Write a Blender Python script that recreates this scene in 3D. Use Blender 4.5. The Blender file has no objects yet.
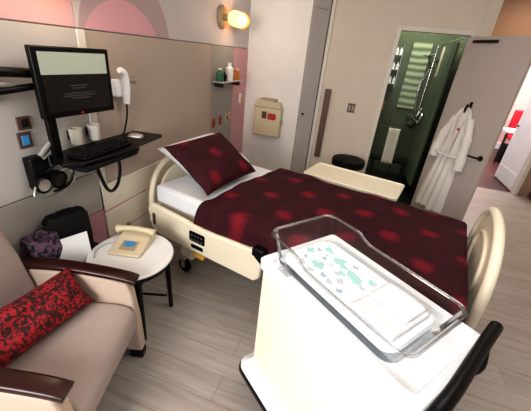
import bpy, bmesh, math, random
from mathutils import Vector, Matrix
random.seed(7)
PI = math.pi
SC = bpy.context.scene
COL = SC.collection

# ------------------------------------------------------------------ materials
def nt(name):
    m = bpy.data.materials.new(name); m.use_nodes = True
    t = m.node_tree; b = t.nodes['Principled BSDF']
    return m, t, b
def N(t, kind, **kw):
    n = t.nodes.new(kind)
    for k, v in kw.items():
        if k in n.inputs: n.inputs[k].default_value = v
        else: setattr(n, k, v)
    return n
def c4(c): return (c[0], c[1], c[2], 1)
def hx(s):
    s = s.lstrip('#'); v = [int(s[i:i+2], 16)/255 for i in (0, 2, 4)]
    return tuple((x/12.92 if x <= .04045 else ((x+.055)/1.055)**2.4) for x in v)
def mat(name, col, rough=.5, metal=0, var=.06, scale=6, bump=0, bscale=60, spec=.5):
    m, t, b = nt(name)
    if isinstance(col, str): col = hx(col)
    b.inputs['Roughness'].default_value = rough; b.inputs['Metallic'].default_value = metal
    b.inputs['Specular IOR Level'].default_value = spec
    tc = N(t, 'ShaderNodeTexCoord'); no = N(t, 'ShaderNodeTexNoise', Scale=scale, Detail=3)
    t.links.new(tc.outputs['Object'], no.inputs['Vector'])
    r = N(t, 'ShaderNodeMix', data_type='RGBA')
    r.inputs[6].default_value = c4([x*(1-var) for x in col]); r.inputs[7].default_value = c4([min(1, x*(1+var)) for x in col])
    t.links.new(no.outputs['Fac'], r.inputs[0]); t.links.new(r.outputs[2], b.inputs['Base Color'])
    if bump:
        n2 = N(t, 'ShaderNodeTexNoise', Scale=bscale, Detail=2); bp = N(t, 'ShaderNodeBump', Strength=bump, Distance=.002)
        t.links.new(tc.outputs['Object'], n2.inputs['Vector']); t.links.new(n2.outputs['Fac'], bp.inputs['Height'])
        t.links.new(bp.outputs['Normal'], b.inputs['Normal'])
    return m
def emis(name, col, s):
    m, t, b = nt(name)
    if isinstance(col, str): col = hx(col)
    b.inputs['Base Color'].default_value = c4(col)
    b.inputs['Emission Color'].default_value = c4(col); b.inputs['Emission Strength'].default_value = s
    return m

def floor_mat(name, ca, cb, cline, pl=1.2, pw=.15):
    m, t, b = nt(name)
    tc = N(t, 'ShaderNodeTexCoord'); mp = N(t, 'ShaderNodeMapping')
    t.links.new(tc.outputs['Object'], mp.inputs['Vector'])
    br = N(t, 'ShaderNodeTexBrick', Scale=1.0)
    br.inputs['Brick Width'].default_value = pl; br.inputs['Row Height'].default_value = pw
    br.inputs['Mortar Size'].default_value = .0018; br.inputs['Bias'].default_value = 0
    br.inputs['Color1'].default_value = c4(hx(ca)); br.inputs['Color2'].default_value = c4(hx(cb)); br.inputs['Mortar'].default_value = c4(hx(cline))
    br.offset = .37
    t.links.new(mp.outputs[0], br.inputs['Vector'])
    m2 = N(t, 'ShaderNodeMapping'); m2.inputs['Scale'].default_value = (2.5, 34, 1)
    t.links.new(tc.outputs['Object'], m2.inputs['Vector'])
    no = N(t, 'ShaderNodeTexNoise', Scale=1.0, Detail=5, Roughness=.6); t.links.new(m2.outputs[0], no.inputs['Vector'])
    rr = N(t, 'ShaderNodeMapRange'); rr.inputs[1].default_value = .3; rr.inputs[2].default_value = .7; rr.inputs[3].default_value = .80; rr.inputs[4].default_value = 1.13
    t.links.new(no.outputs['Fac'], rr.inputs[0])
    mx = N(t, 'ShaderNodeMix', data_type='RGBA', blend_type='MULTIPLY'); mx.inputs[0].default_value = 1
    t.links.new(br.outputs['Color'], mx.inputs[6]); t.links.new(rr.outputs[0], mx.inputs[7])
    t.links.new(mx.outputs[2], b.inputs['Base Color']); b.inputs['Roughness'].default_value = .38
    return m

def rose_mat(name, base, red, p=.30, q=.26, lo=.62, hi=.9, off=(0, 0)):
    """dark cloth with a staggered grid of blurred red roses"""
    m, t, b = nt(name)
    tc = N(t, 'ShaderNodeTexCoord'); sp = N(t, 'ShaderNodeSeparateXYZ'); t.links.new(tc.outputs['Object'], sp.inputs[0])
    def cosn(out, per, o):
        a = N(t, 'ShaderNodeMath', operation='MULTIPLY_ADD'); a.inputs[1].default_value = PI/per*1.0; a.inputs[2].default_value = o
        t.links.new(out, a.inputs[0]); c = N(t, 'ShaderNodeMath', operation='COSINE'); t.links.new(a.outputs[0], c.inputs[0]); return c
    c1 = cosn(sp.outputs[0], p, off[0]); c2 = cosn(sp.outputs[1], q, off[1])
    mu = N(t, 'ShaderNodeMath', operation='MULTIPLY'); t.links.new(c1.outputs[0], mu.inputs[0]); t.links.new(c2.outputs[0], mu.inputs[1])
    no = N(t, 'ShaderNodeTexNoise', Scale=38, Detail=3, Distortion=.6); t.links.new(tc.outputs['Object'], no.inputs['Vector'])
    ad = N(t, 'ShaderNodeMath', operation='MULTIPLY_ADD'); ad.inputs[1]  .default_value = .34; t.links.new(no.outputs['Fac'], ad.inputs[0])
    sb = N(t, 'ShaderNodeMath', operation='SUBTRACT'); sb.inputs[1].default_value = .27; t.links.new(mu.outputs[0], sb.inputs[0]); t.links.new(sb.outputs[0], ad.inputs[2])
    r = N(t, 'ShaderNodeMapRange'); r.inputs[1].default_value = lo; r.inputs[2].default_value = hi; t.links.new(ad.outputs[0], r.inputs[0])
    n3 = N(t, 'ShaderNodeTexNoise', Scale=9, Detail=4); t.links.new(tc.outputs['Object'], n3.inputs['Vector'])
    bm_ = N(t, 'ShaderNodeMix', data_type='RGBA'); bm_.inputs[6].default_value = c4([x*.55 for x in hx(base)]); bm_.inputs[7].default_value = c4([x*1.6 for x in hx(base)])
    t.links.new(n3.outputs['Fac'], bm_.inputs[0])
    x = N(t, 'ShaderNodeMix', data_type='RGBA'); x.inputs[7].default_value = c4(hx(red))
    t.links.new(r.outputs[0], x.inputs[0]); t.links.new(bm_.outputs[2], x.inputs[6]); t.links.new(x.outputs[2], b.inputs['Base Color'])
    b.inputs['Roughness'].default_value = .75
    b.inputs['Specular IOR Level'].default_value = .2
    return m
def damask_mat(name, a, bcol, scale=22):
    m, t, b = nt(name)
    tc = N(t, 'ShaderNodeTexCoord'); v = N(t, 'ShaderNodeTexNoise', Scale=scale, Detail=2, Distortion=1.5)
    t.links.new(tc.outputs['Object'], v.inputs['Vector'])
    r = N(t, 'ShaderNodeMapRange'); r.inputs[1].default_value = .46; r.inputs[2].default_value = .56; t.links.new(v.outputs['Fac'], r.inputs[0])
    x = N(t, 'ShaderNodeMix', data_type='RGBA'); x.inputs[6].default_value = c4(hx(a)); x.inputs[7].default_value = c4(hx(bcol))
    t.links.new(r.outputs[0], x.inputs[0]); t.links.new(x.outputs[2], b.inputs['Base Color']); b.inputs['Roughness'].default_value = .8
    return m
def wood_mat(name, a, bcol):
    m, t, b = nt(name)
    tc = N(t, 'ShaderNodeTexCoord'); mp = N(t, 'ShaderNodeMapping'); mp.inputs['Scale'].default_value = (3, 40, 40)
    t.links.new(tc.outputs['Object'], mp.inputs['Vector'])
    v = N(t, 'ShaderNodeTexNoise', Scale=1, Detail=4); t.links.new(mp.outputs[0], v.inputs['Vector'])
    x = N(t, 'ShaderNodeMix', data_type='RGBA'); x.inputs[6].default_value = c4(hx(a)); x.inputs[7].default_value = c4(hx(bcol))
    t.links.new(v.outputs['Fac'], x.inputs[0]); t.links.new(x.outputs[2], b.inputs['Base Color']); b.inputs['Roughness'].default_value = .28
    return m
def acrylic(name, tint=(.97, .98, .98), op=.015):
    m = bpy.data.materials.new(name); m.use_nodes = True; t = m.node_tree; t.nodes.clear()
    o = N(t, 'ShaderNodeOutputMaterial'); tr = N(t, 'ShaderNodeBsdfTransparent'); tr.inputs[0].default_value = c4(tint)
    gl = N(t, 'ShaderNodeBsdfGlossy'); gl.inputs['Roughness'].default_value = .15; gl.inputs['Color'].default_value = (.8, .8, .8, 1)
    fr = N(t, 'ShaderNodeFresnel', IOR=1.22)
    ad = N(t, 'ShaderNodeMath', operation='ADD'); ad.inputs[1].default_value = op; t.links.new(fr.outputs[0], ad.inputs[0])
    mx = N(t, 'ShaderNodeMixShader'); t.links.new(ad.outputs[0], mx.inputs[0]); t.links.new(tr.outputs[0], mx.inputs[1]); t.links.new(gl.outputs[0], mx.inputs[2])
    t.links.new(mx.outputs[0], o.inputs[0]); return m
def louver_mat(name):
    """pale horizontal bands on green, the frosted glass of the shower room"""
    m, t, b = nt(name)
    tc = N(t, 'ShaderNodeTexCoord'); w = N(t, 'ShaderNodeTexWave', Scale=3.2, Distortion=1.8, Detail=2); w.bands_direction = 'Z'
    t.links.new(tc.outputs['Object'], w.inputs['Vector'])
    x = N(t, 'ShaderNodeMix', data_type='RGBA'); x.inputs[6].default_value = c4(hx('#56664e')); x.inputs[7].default_value = c4(hx('#a3ad8e'))
    t.links.new(w.outputs['Fac'], x.inputs[0]); t.links.new(x.outputs[2], b.inputs['Base Color']); b.inputs['Roughness'].default_value = .3
    t.links.new(x.outputs[2], b.inputs['Emission Color']); b.inputs['Emission Strength'].default_value = .12
    return m
def tile_mat(name, a, bcol, line, s=.2):
    m, t, b = nt(name)
    tc = N(t, 'ShaderNodeTexCoord'); mp = N(t, 'ShaderNodeMapping'); mp.inputs['Rotation'].default_value = (PI/2, 0, 0)
    t.links.new(tc.outputs['Object'], mp.inputs['Vector'])
    br = N(t, 'ShaderNodeTexBrick', Scale=1); br.offset = 0
    br.inputs['Brick Width'].default_value = s; br.inputs['Row Height'].default_value = s; br.inputs['Mortar Size'].default_value = .003
    br.inputs['Color1'].default_value = c4(hx(a)); br.inputs['Color2'].default_value = c4(hx(bcol)); br.inputs['Mortar'].default_value = c4(hx(line))
    t.links.new(mp.outputs[0], br.inputs['Vector']); t.links.new(br.outputs['Color'], b.inputs['Base Color']); b.inputs['Roughness'].default_value = .25
    return m

M = dict(
 wall=mat('wall_beige', '#d2c8ba', .85, bump=.15), wallwhite=mat('wall_white', '#e6e4e0', .8), ceil=mat('ceiling_white', '#dcd6cc', .9),
 greypanel=mat('panel_grey', '#b9b6b2', .6), taupe=mat('panel_taupe', '#b3a498', .6, var=.03), lowgrey=mat('panel_low', '#a39e98', .6),
 upper=mat('panel_upper', '#c3bcbd', .6), pink=mat('pink_paint', '#d3a0a8', .6), pinkL=mat('pink_warm', '#cfa9ad', .6), mauve=mat('mauve_paint', '#b09a9b', .6),
 magenta=mat('pink_low', '#b88592', .6), strip=mat('pink_strip', '#cf9fa4', .6), lightstrip=mat('light_strip', '#d9d5cd', .5),
 cream=mat('cream_laminate', '#e3dac8', .5), stripe=mat('stripe_pink', '#c8818a', .5), niche=mat('niche_grey', '#9c9792', .5),
 closet=mat('closet_grey', '#b5afab', .55), floor=floor_mat('floor_planks', '#b1a9a2', '#a69d96', '#8b8179'),
 hallfloor=mat('hall_floor', '#4a2a28', .4), seam=mat('seam_dark', '#77706a', .8),
 bed=mat('bed_cream', '#ece3cc', .38, var=.03), bedgrey=mat('bed_metal', '#8f8c86', .35, .6), sheet=mat('sheet_white', '#e9ecf0', .85, bump=.3, bscale=20),
 rose=rose_mat('rose_cloth', '#36111a', '#8f182b', p=.215, q=.20, lo=.40, hi=1.25, off=(.6, .4)), rosep=rose_mat('rose_cloth_pillow', '#36111a', '#8f182b', p=.19, q=.18, lo=.40, hi=1.25, off=(.5, .2)),
 black=mat('black_plastic', '#060607', .4, spec=.25), blackm=mat('black_matte', '#08080a', .7, spec=.25), dark=mat('dark_metal', '#2a2827', .4, .5), chrome=mat('chrome', '#c9c9c9', .18, 1),
 screen=None, glare=None, dimtext=mat('dim_text', '#3d3d3d', .5), white=mat('white_plastic', '#f1f1ee', .4, var=.02), bwhite=mat('bright_white', '#f1f5fa', .45, var=.02),
 bcab=mat('bassinet_cream', '#f6f1dc', .42, var=.02), table=mat('table_white', '#efefee', .3, var=.02), teal=mat('teal_print', '#a9d8d8', .8), blue=mat('blue_print', '#a9c0d2', .8), greyprint=mat('grey_print', '#c6ccd2', .8),
 phone=mat('phone_beige', '#cfc2a6', .45), bluelabel=mat('blue_label', '#3f8fc8', .4), red=mat('red_plastic', '#b32a22', .45), redcush=damask_mat('damask_red', '#2c0509', '#97101f', 42),
 chair=mat('chair_fabric', '#ab9c97', .85, var=.05, scale=30, bump=.5, bscale=300), chairside=mat('chair_side_fabric', '#c2afa0', .8, var=.04, scale=30, bump=.4, bscale=300), wood=wood_mat('dark_wood', '#1c0807', '#3a1511'),
 gauge=mat('silver', '#b9b9b7', .3, .8), brown=mat('brown_plate', '#5a4238', .5), sharps=mat('sharps_beige', '#cdbfa4', .5), sharpsd=mat('sharps_dark', '#a4977f', .5),
 robe=mat('robe_white', '#e4dfda', .95, bump=.8, bscale=150), leaf=mat('door_leaf', '#b9afaa', .55, var=.03), frame=mat('door_frame', '#d5cfc5', .5),
 handle=mat('handle_dark', '#2c2420', .35, .6), bronze=mat('bronze', '#7a5a34', .35, .8),
 green=tile_mat('green_tile', '#545e4a', '#57624d', '#48523f'), greend=mat('green_dark', '#1d2a1f', .35), curtain=mat('green_curtain', '#56624f', .6), louver=louver_mat('frosted_bands'), towel=mat('towel_cream', '#cfcabb', .95, bump=.8, bscale=200),
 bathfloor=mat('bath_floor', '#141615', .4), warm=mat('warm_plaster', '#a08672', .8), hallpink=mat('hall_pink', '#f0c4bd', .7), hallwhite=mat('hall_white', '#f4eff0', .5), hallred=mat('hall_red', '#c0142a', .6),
 acry=acrylic('clear_acrylic'), acryrim=acrylic('clear_acrylic_rim', (.90, .91, .92), .10), bagp=damask_mat('bag_print', '#1d1628', '#6a5468', 26), yellow=mat('yellow_part', '#d6a83c', .5),
 green_b=mat('green_bottle', '#2f6b50', .3), orange=mat('orange_cap', '#c77b3a', .4), shade=emis('lamp_glow', '#ffb868', 3.2), hallglow=emis('hall_lamp', '#fff4ec', 3.0),
)
def screen_mat(name, col, s):
    m, t, b = nt(name); b.inputs['Base Color'].default_value = c4(hx(col)); b.inputs['Roughness'].default_value = .2
    b.inputs['Emission Color'].default_value = c4(hx(col)); b.inputs['Emission Strength'].default_value = s; return m
M['screen'] = screen_mat('screen_dark', '#0c0a0a', .3); M['glare'] = screen_mat('screen_glare', '#8b9082', .55)  # the pale one is painted glare, a reflection given its own emission

# ------------------------------------------------------------------ mesh helpers
def B(): return bmesh.new()
def box(bm, x0, x1, y0, y1, z0, z1, rot=None, piv=None):
    vs = [bm.verts.new((x, y, z)) for x in (x0, x1) for y in (y0, y1) for z in (z0, z1)]
    for f in ((0,1,3,2),(4,6,7,5),(0,4,5,1),(2,3,7,6),(0,2,6,4),(1,5,7,3)): bm.faces.new([vs[i] for i in f])
    if rot is not None:
        bmesh.ops.rotate(bm, verts=vs, cent=piv or ((x0+x1)/2,(y0+y1)/2,(z0+z1)/2), matrix=rot)
    return vs
def prism(bm, pts, axis, a0, a1):
    def P(p, a): return {'x': (a, p[0], p[1]), 'y': (p[0], a, p[1]), 'z': (p[0], p[1], a)}[axis]
    A = [bm.verts.new(P(p, a0)) for p in pts]; C = [bm.verts.new(P(p, a1)) for p in pts]
    n = len(pts)
    bm.faces.new(A[::-1]); bm.faces.new(C)
    for i in range(n): bm.faces.new((A[i], A[(i+1)%n], C[(i+1)%n], C[i]))
    return A+C
def rrect(x0, x1, y0, y1, r, n=6):
    pts = []
    for cx, cy, a in ((x1-r, y1-r, 0), (x0+r, y1-r, PI/2), (x0+r, y0+r, PI), (x1-r, y0+r, 3*PI/2)):
        for i in range(n+1): t = a+PI/2*i/n; pts.append((cx+r*math.cos(t), cy+r*math.sin(t)))
    return pts
def spline(pts, n=8):
    P = [Vector(p) for p in pts]; out = []
    for i in range(len(P)-1):
        p0 = P[max(i-1, 0)]; p1 = P[i]; p2 = P[i+1]; p3 = P[min(i+2, len(P)-1)]
        for k in range(n):
            t = k/n; out.append(.5*((2*p1)+(p2-p0)*t+(2*p0-5*p1+4*p2-p3)*t*t+(3*p1-p0-3*p2+p3)*t**3))
    out.append(P[-1]); return out
def tube(bm, pts, r, n=10, sm=True, seg=6, rr=None, prof=None, upv=None):
    P = spline(pts, seg) if sm and len(pts) > 2 else [Vector(p) for p in pts]
    rings = []; prev = None
    for i, p in enumerate(P):
        t = (P[min(i+1, len(P)-1)]-P[max(i-1, 0)]).normalized()
        if upv is not None: a = Vector(upv)
        elif prev is None: a = Vector((0, 0, 1)) if abs(t.z) < .9 else Vector((1, 0, 0))
        else: a = prev
        s = t.cross(a).normalized(); u = s.cross(t).normalized(); prev = u
        R = rr(i/(len(P)-1)) if rr else r
        if prof: ring = [bm.verts.new(p+s*q[0]+u*q[1]) for q in prof]
        else: ring = [bm.verts.new(p+s*(R*math.cos(2*PI*k/n))+u*(R*math.sin(2*PI*k/n))) for k in range(n)]
        rings.append(ring)
    m = len(rings[0])
    for i in range(len(rings)-1):
        for k in range(m): bm.faces.new((rings[i][k], rings[i][(k+1)%m], rings[i+1][(k+1)%m], rings[i+1][k]))
    bm.faces.new(rings[0][::-1]); bm.faces.new(rings[-1])
def lathe(bm, prof, c=(0, 0, 0), n=32, axis='z'):
    rings = []
    for r, z in prof:
        ring = []
        for k in range(n):
            a = 2*PI*k/n; x, y = r*math.cos(a), r*math.sin(a)
            p = {'z': (x, y, z), 'y': (x, z, y), 'x': (z, x, y)}[axis]
            ring.append(bm.verts.new((p[0]+c[0], p[1]+c[1], p[2]+c[2])))
        rings.append(ring)
    for i in range(len(rings)-1):
        for k in range(n): bm.faces.new((rings[i][k], rings[i][(k+1)%n], rings[i+1][(k+1)%n], rings[i+1][k]))
    bm.faces.new(rings[0][::-1]); bm.faces.new(rings[-1])
def grid(bm, f, nu, nv):
    vs = [[bm.verts.new(f(i/nu, j/nv)) for j in range(nv+1)] for i in range(nu+1)]
    for i in range(nu):
        for j in range(nv): bm.faces.new((vs[i][j], vs[i+1][j], vs[i+1][j+1], vs[i][j+1]))
def loft(bm, loops, cap0=True, cap1=True):
    R = [[bm.verts.new(p) for p in lp] for lp in loops]; m = len(R[0])
    for i in range(len(R)-1):
        for k in range(m): bm.faces.new((R[i][k], R[i][(k+1)%m], R[i+1][(k+1)%m], R[i+1][k]))
    if cap0: bm.faces.new(R[0][::-1])
    if cap1: bm.faces.new(R[-1])
def obj(name, bm, m, parent=None, bevel=0, smooth=True, sub=0, solid=0, label=None):
    bmesh.ops.recalc_face_normals(bm, faces=bm.faces[:])
    me = bpy.data.meshes.new(name); bm.to_mesh(me); bm.free()
    o = bpy.data.objects.new(name, me); COL.objects.link(o)
    me.materials.append(M[m] if isinstance(m, str) else m)
    if smooth:
        me.polygons.foreach_set('use_smooth', [True]*len(me.polygons))
        me.set_sharp_from_angle(angle=math.radians(38))
    if solid:
        s = o.modifiers.new('s', 'SOLIDIFY'); s.thickness = solid; s.offset = 1
    if bevel:
        b = o.modifiers.new('b', 'BEVEL'); b.width = bevel; b.segments = 3; b.limit_method = 'ANGLE'; b.angle_limit = math.radians(40)
    if sub:
        s = o.modifiers.new('u', 'SUBSURF'); s.levels = sub; s.render_levels = sub
    if parent: o.parent = parent
    if label: o['label'] = label
    return o
def split_obj(name, bm, m, parent=None, **kw):
    """every loose piece of the mesh becomes a part of its own"""
    seen = set(); out = []
    for v in list(bm.verts):
        if v in seen: continue
        st = [v]; comp = []; seen.add(v)
        while st:
            a = st.pop(); comp.append(a)
            for e in a.link_edges:
                o = e.other_vert(a)
                if o not in seen: seen.add(o); st.append(o)
        nb = bmesh.new(); mp = {a: nb.verts.new(a.co) for a in comp}
        for f in {f for a in comp for f in a.link_faces}: nb.faces.new([mp[q] for q in f.verts])
        out.append(obj(name, nb, m, parent, **kw))
    bm.free(); return out
def thing(name, label, cat, loc=(0, 0, 0), rz=0, group=None):
    o = bpy.data.objects.new(name, None); COL.objects.link(o); o.location = loc; o.rotation_euler = (0, 0, rz)
    o['label'] = label; o['category'] = cat
    if group: o['group'] = group
    return o
def tag(o, label, cat, group=None):
    o['label'] = label; o['category'] = cat
    if group: o['group'] = group
    return o
def struct(name, bm, m, parent=None, bevel=0, label=None):
    o = obj(name, bm, m, parent, bevel)
    if not parent: o['kind'] = 'structure'
    if label: o['label'] = label
    return o
def sbox(name, m, x0, x1, y0, y1, z0, z1, bevel=0, parent=None):
    b = B(); box(b, x0, x1, y0, y1, z0, z1); return struct(name, b, m, parent, bevel)

# ------------------------------------------------------------------ camera
H = 1.7
F, PT, RL, YW = 304.67, math.radians(26.553), math.radians(6.134), math.radians(-15.855)
fw = Vector((math.sin(YW)*math.cos(PT), math.cos(YW)*math.cos(PT), -math.sin(PT)))
rt = Vector((math.cos(YW), -math.sin(YW), 0)); up = rt.cross(fw)
r2 = rt*math.cos(RL)+up*math.sin(RL); u2 = -rt*math.sin(RL)+up*math.cos(RL)
cd = bpy.data.cameras.new('camera'); cam = bpy.data.objects.new('camera', cd); COL.objects.link(cam)
mw = Matrix((( r2.x, u2.x, -fw.x, 0), (r2.y, u2.y, -fw.y, 0), (r2.z, u2.z, -fw.z, H), (0, 0, 0, 1)))
cam.matrix_world = mw; cd.sensor_fit = 'HORIZONTAL'; cd.sensor_width = 36; cd.lens = F/531*36; cd.clip_start = .02
SC.camera = cam

# ------------------------------------------------------------------ room shell
WX = -1.6      # left wall surface
sbox('floor', 'floor', -1.75, 2.9, -1.6, 5.78, -.06, 0)
sbox('ceiling', 'ceil', -1.75, 2.9, -1.6, 5.9, 2.75, 2.83)
sbox('wall_left', 'lowgrey', -1.75, WX-.012, -1.6, 4.3, 0, 2.75)
def wp(name, m, y0, y1, z0, z1, t=.012): return sbox(name, m, WX-.012, WX-.012+t, y0, y1, z0, z1, .002)
wp('trim_1', 'greypanel', -1.6, 1.478, .895, 1.716)
wp('trim_2', 'lightstrip', 1.482, 1.535, .60, 1.716, .02)
wp('trim_3', 'taupe', 1.539, 3.058, .785, 1.716)
wp('trim_4', 'lowgrey', -1.6, 1.478, .61, .889)
wp('trim_5', 'magenta', -1.6, 1.478, 0, .604)
wp('trim_6', 'pinkL', -1.6, 1.486, 1.722, 2.75)
wp('trim_7', 'upper', 1.49, 4.06, 1.722, 2.75)
wp('trim_8', 'niche', 3.062, 3.62, .60, 1.716)
wp('trim_9', 'strip', 3.624, 4.06, .30, 1.716, .016)
# cream laminate section with pink inlays low on the headwall
b = B()
for z0, z1 in ((0, .364), (.376, .575), (.587, .780)): box(b, WX-.012, WX+.012, 1.482, 3.0, z0, z1)
struct('trim_11', b, 'cream', bevel=.003)
b = B()
for z in (.364, .575): box(b, WX-.010, WX+.006, 1.482, 3.0, z, z+.012)
struct('trim_12', b, 'stripe')
# painted circles on the upper wall
def disc_seg(cy, cz, r, zmin, n=40):
    a0 = math.asin((zmin-cz)/r)
    return [(cy+r*math.cos(t), cz+r*math.sin(t)) for t in [a0+(PI-2*a0)*i/n for i in range(n+1)]]
b = B(); prism(b, disc_seg(1.925, 1.66, .425, 1.724), 'x', WX-.001, WX+.002); struct('trim_13', b, 'mauve')
b = B(); prism(b, disc_seg(1.865, 1.52, .385, 1.724), 'x', WX+.0025, WX+.004); struct('trim_14', b, 'pink')

# white column with closet face, back wall, shower room doorway
b = B(); prism(b, [(-1.75, 4.05), (-.845, 4.05), (-.845, 4.3), (-1.75, 4.3)], 'z', 0, 2.75); struct('wall_column', b, 'wallwhite')
b = B(); prism(b, [(-.845, 4.05), (-.668, 4.227), (-.668, 4.3), (-.845, 4.3)], 'z', 0, 2.75); struct('wall_closet', b, 'closet')
YB = 4.25
b = B(); box(b, -.66, .15, YB, YB+.1, 0, 2.75); box(b, .15, .875, YB, YB+.1, 2.085, 2.75); box(b, .875, .95, YB, YB+.1, 0, 2.75)
struct('wall_back', b, 'wall')
b = B(); box(b, .115, .165, YB-.012, YB+.1, 0, 2.12); box(b, .165, .875, YB-.012, YB+.1, 2.07, 2.12); box(b, .875, .915, YB-.012, YB+.1, 0, 2.12)
struct('trim_15', b, 'frame', bevel=.003)
sbox('trim_16', 'frame', -.655, -.615, YB-.02, YB, 0, 2.75, .003)
sbox('baseboard_back', 'lowgrey', -.60, .11, YB-.012, YB, 0, .1, .002)
# closet seam and little knob
cl = thing('closet_door', 'grey closet door beside the white column, with small dark knob', 'door', (-.845, 4.05, 0), PI/4)
b = B(); box(b, .012, .238, -.014, -.001, .06, 2.20); obj('door_panel', b, 'closet', cl, .002)
b = B(); box(b, .012, .238, -.014, -.001, 2.215, 2.74); obj('upper_panel', b, 'closet', cl, .002)
b = B(); lathe(b, [(.006, -.012), (.006, -.03), (.014, -.034), (.014, -.044), (.004, -.05)], (.05, 0, 1.03), 16, 'y'); obj('knob', b, 'dark', cl)
# shower room beyond the doorway
sbox('wall_shower_left', 'green', -.1, 0, YB+.1, 5.7, 0, 2.75)
sbox('wall_shower_back', 'green', -.1, 1.05, 5.6, 5.7, 0, 2.75)
sbox('wall_shower_right', 'green', .951, 1.05, YB+.1, 5.6, 0, 2.75)
sbox('trim_17', 'wall', 1.05, 1.06, YB+.1, 5.73, 0, 2.75)
sbox('trim_18', 'wall', .951, 1.06, YB, YB+.1, 0, 2.75)
sbox('trim_19', 'bathfloor', 0, .95, YB, 5.6, 0, .006)
sbox('wall_shower_partition', 'greend', .001, .07, 4.85, 5.0, .006, 2.2)
sbox('window_1', 'louver', .44, .70, 5.57, 5.6, 1.12, 2.05)
# entrance lobby and hallway
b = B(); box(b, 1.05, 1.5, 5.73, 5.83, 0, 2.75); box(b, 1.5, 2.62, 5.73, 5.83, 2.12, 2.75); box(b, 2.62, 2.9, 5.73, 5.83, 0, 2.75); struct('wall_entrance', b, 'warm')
b = B(); box(b, 2.585, 2.64, 5.70, 5.83, 0, 2.12); box(b, 1.5, 2.64, 5.70, 5.83, 2.07, 2.12); struct('trim_20', b, 'frame', bevel=.003)
sbox('wall_right', 'wall', 2.8, 2.9, -1.6, 5.73, 0, 2.75)
sbox('baseboard_right', 'brown', 2.785, 2.8, -1.6, 5.7, 0, .12, .002)
sbox('floor_hall', 'hallfloor', 1.0, 6.5, 5.78, 10.2, -.06, -.002)
sbox('wall_hall', 'hallpink', 1.0, 6.5, 9.6, 9.7, 0, 3)
sbox('ceiling_hall', 'ceil', 1.0, 6.5, 5.83, 9.7, 2.75, 2.83)
sbox('baseboard_hall', 'hallwhite', 1.0, 6.5, 9.56, 9.6, 0, .16, .003)
dl = thing('hall_door', 'bright white door standing open into the hallway', 'door', (2.585, 5.84, 0), 0)
b = B(); box(b, 0, .045, 0, .82, .015, 2.05); obj('door_panel', b, 'hallwhite', dl, .003)
b = B(); tube(b, [(-.002, .74, .98), (-.05, .74, .98), (-.055, .73, .98), (-.055, .62, .98)], .010, sm=False); obj('lever_handle', b, 'handle', dl)
b = B(); box(b, -.004, 0, .04, .78, .03, .28); obj('kick_plate', b, 'white', dl, .001)

# shower room door leaf, open towards the room
LA = math.atan2(-.64*.98, .42)      # direction of the leaf from its hinge
dr = thing('shower_door', 'beige door leaf standing open beside the green shower room doorway', 'door', (.885, YB-.02, 0), LA)
LW = .745
b = B(); box(b, 0, LW, -.045, 0, .012, 2.055); obj('door_panel', b, 'leaf', dr, .003)
b = B()
tube(b, [(LW-.06, -.046, .93), (LW-.06, -.095, .93)], .012, sm=False); tube(b, [(LW-.06, -.095, .93), (LW-.17, -.10, .925)], .010, sm=False)
lathe(b, [(.028, -.046), (.028, -.054), (.02, -.056)], (LW-.06, 0, .93), 20, 'y'); obj('lever_handle', b, 'handle', dr)
b = B()
box(b, .10, .38, -.080, -.046, 1.995, 2.022); obj('door_closer', b, 'handle', dr, .008)

# ------------------------------------------------------------------ robe on its hook
rb = thing('hook', 'small dark hook fixed high on the open door leaf', 'hook', (.885, YB-.02, 0), LA)
b = B(); box(b, .325, .355, -.052, -.046, 1.38, 1.44); tube(b, [(.34, -.052, 1.40), (.34, -.085, 1.39), (.34, -.095, 1.42)], .008); obj('hook_arm', b, 'black', rb, .002)
rr_ = thing('bathrobe', 'white bathrobe hanging from a hook on the open door leaf', 'robe', (.885, YB-.02, 0), LA)
def robe_fn(cs, half, z0, z1, amp, ph, yoff, folds=9):
    def f(u, v):
        z = z1+(z0-z1)*v; w = half(v)
        x = cs(v)+(u*2-1)*w
        edge = 1-abs(u*2-1)**4
        y = -.05-yoff*edge*(.5+.5*v)-.012*edge-amp*(.4+.6*v)*edge*(.5+.5*math.sin(folds*u*PI+ph+v*1.5))
        return (x, y, z+.01*math.sin(u*PI*5+ph)*v)
    return f
def lerp(pts):
    def g(v):
        for (a, p), (c, q) in zip(pts, pts[1:]):
            if v <= c: return p+(q-p)*((v-a)/(c-a))
        return pts[-1][1]
    return g
b = B(); grid(b, robe_fn(lerp([(0, .34), (1, .27)]), lerp([(0, .035), (.08, .085), (.18, .13), (.45, .16), (1, .225)]), .16, 1.37, .03, .4, .05, 9), 44, 40)
obj('robe_body', b, 'robe', rr_, solid=-.008)
def sleeve(path, r0, r1, nm):
    b = B(); tube(b, path, 0, n=14, rr=lambda t: r0+(r1-r0)*t+.004*math.sin(t*18)); obj(nm, b, 'robe', rr_)
sleeve([(.25, -.08, 1.27), (.19, -.095, 1.12), (.155, -.10, .95), (.14, -.10, .80)], .035, .06, 'sleeve')
sleeve([(.43, -.08, 1.27), (.485, -.095, 1.12), (.51, -.10, .92), (.52, -.10, .74)], .035, .058, 'sleeve')
b = B()
for s in (-1, 1): tube(b, [(.34+s*.012, -.085, 1.38), (.34+s*.05, -.12, 1.30), (.34+s*.03, -.145, 1.12), (.34+s*.01, -.15, .92)], 0, prof=[(-.018, -.005), (.018, -.005), (.018, .005), (-.018, .005)], upv=(0, -1, 0))
obj('collar', b, 'robe', rr_)
b = B(); tube(b, [(.17, -.13, .88), (.25, -.155, .865), (.34, -.16, .86), (.43, -.155, .865), (.50, -.13, .88)], .014); obj('belt', b, 'robe', rr_)
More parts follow.
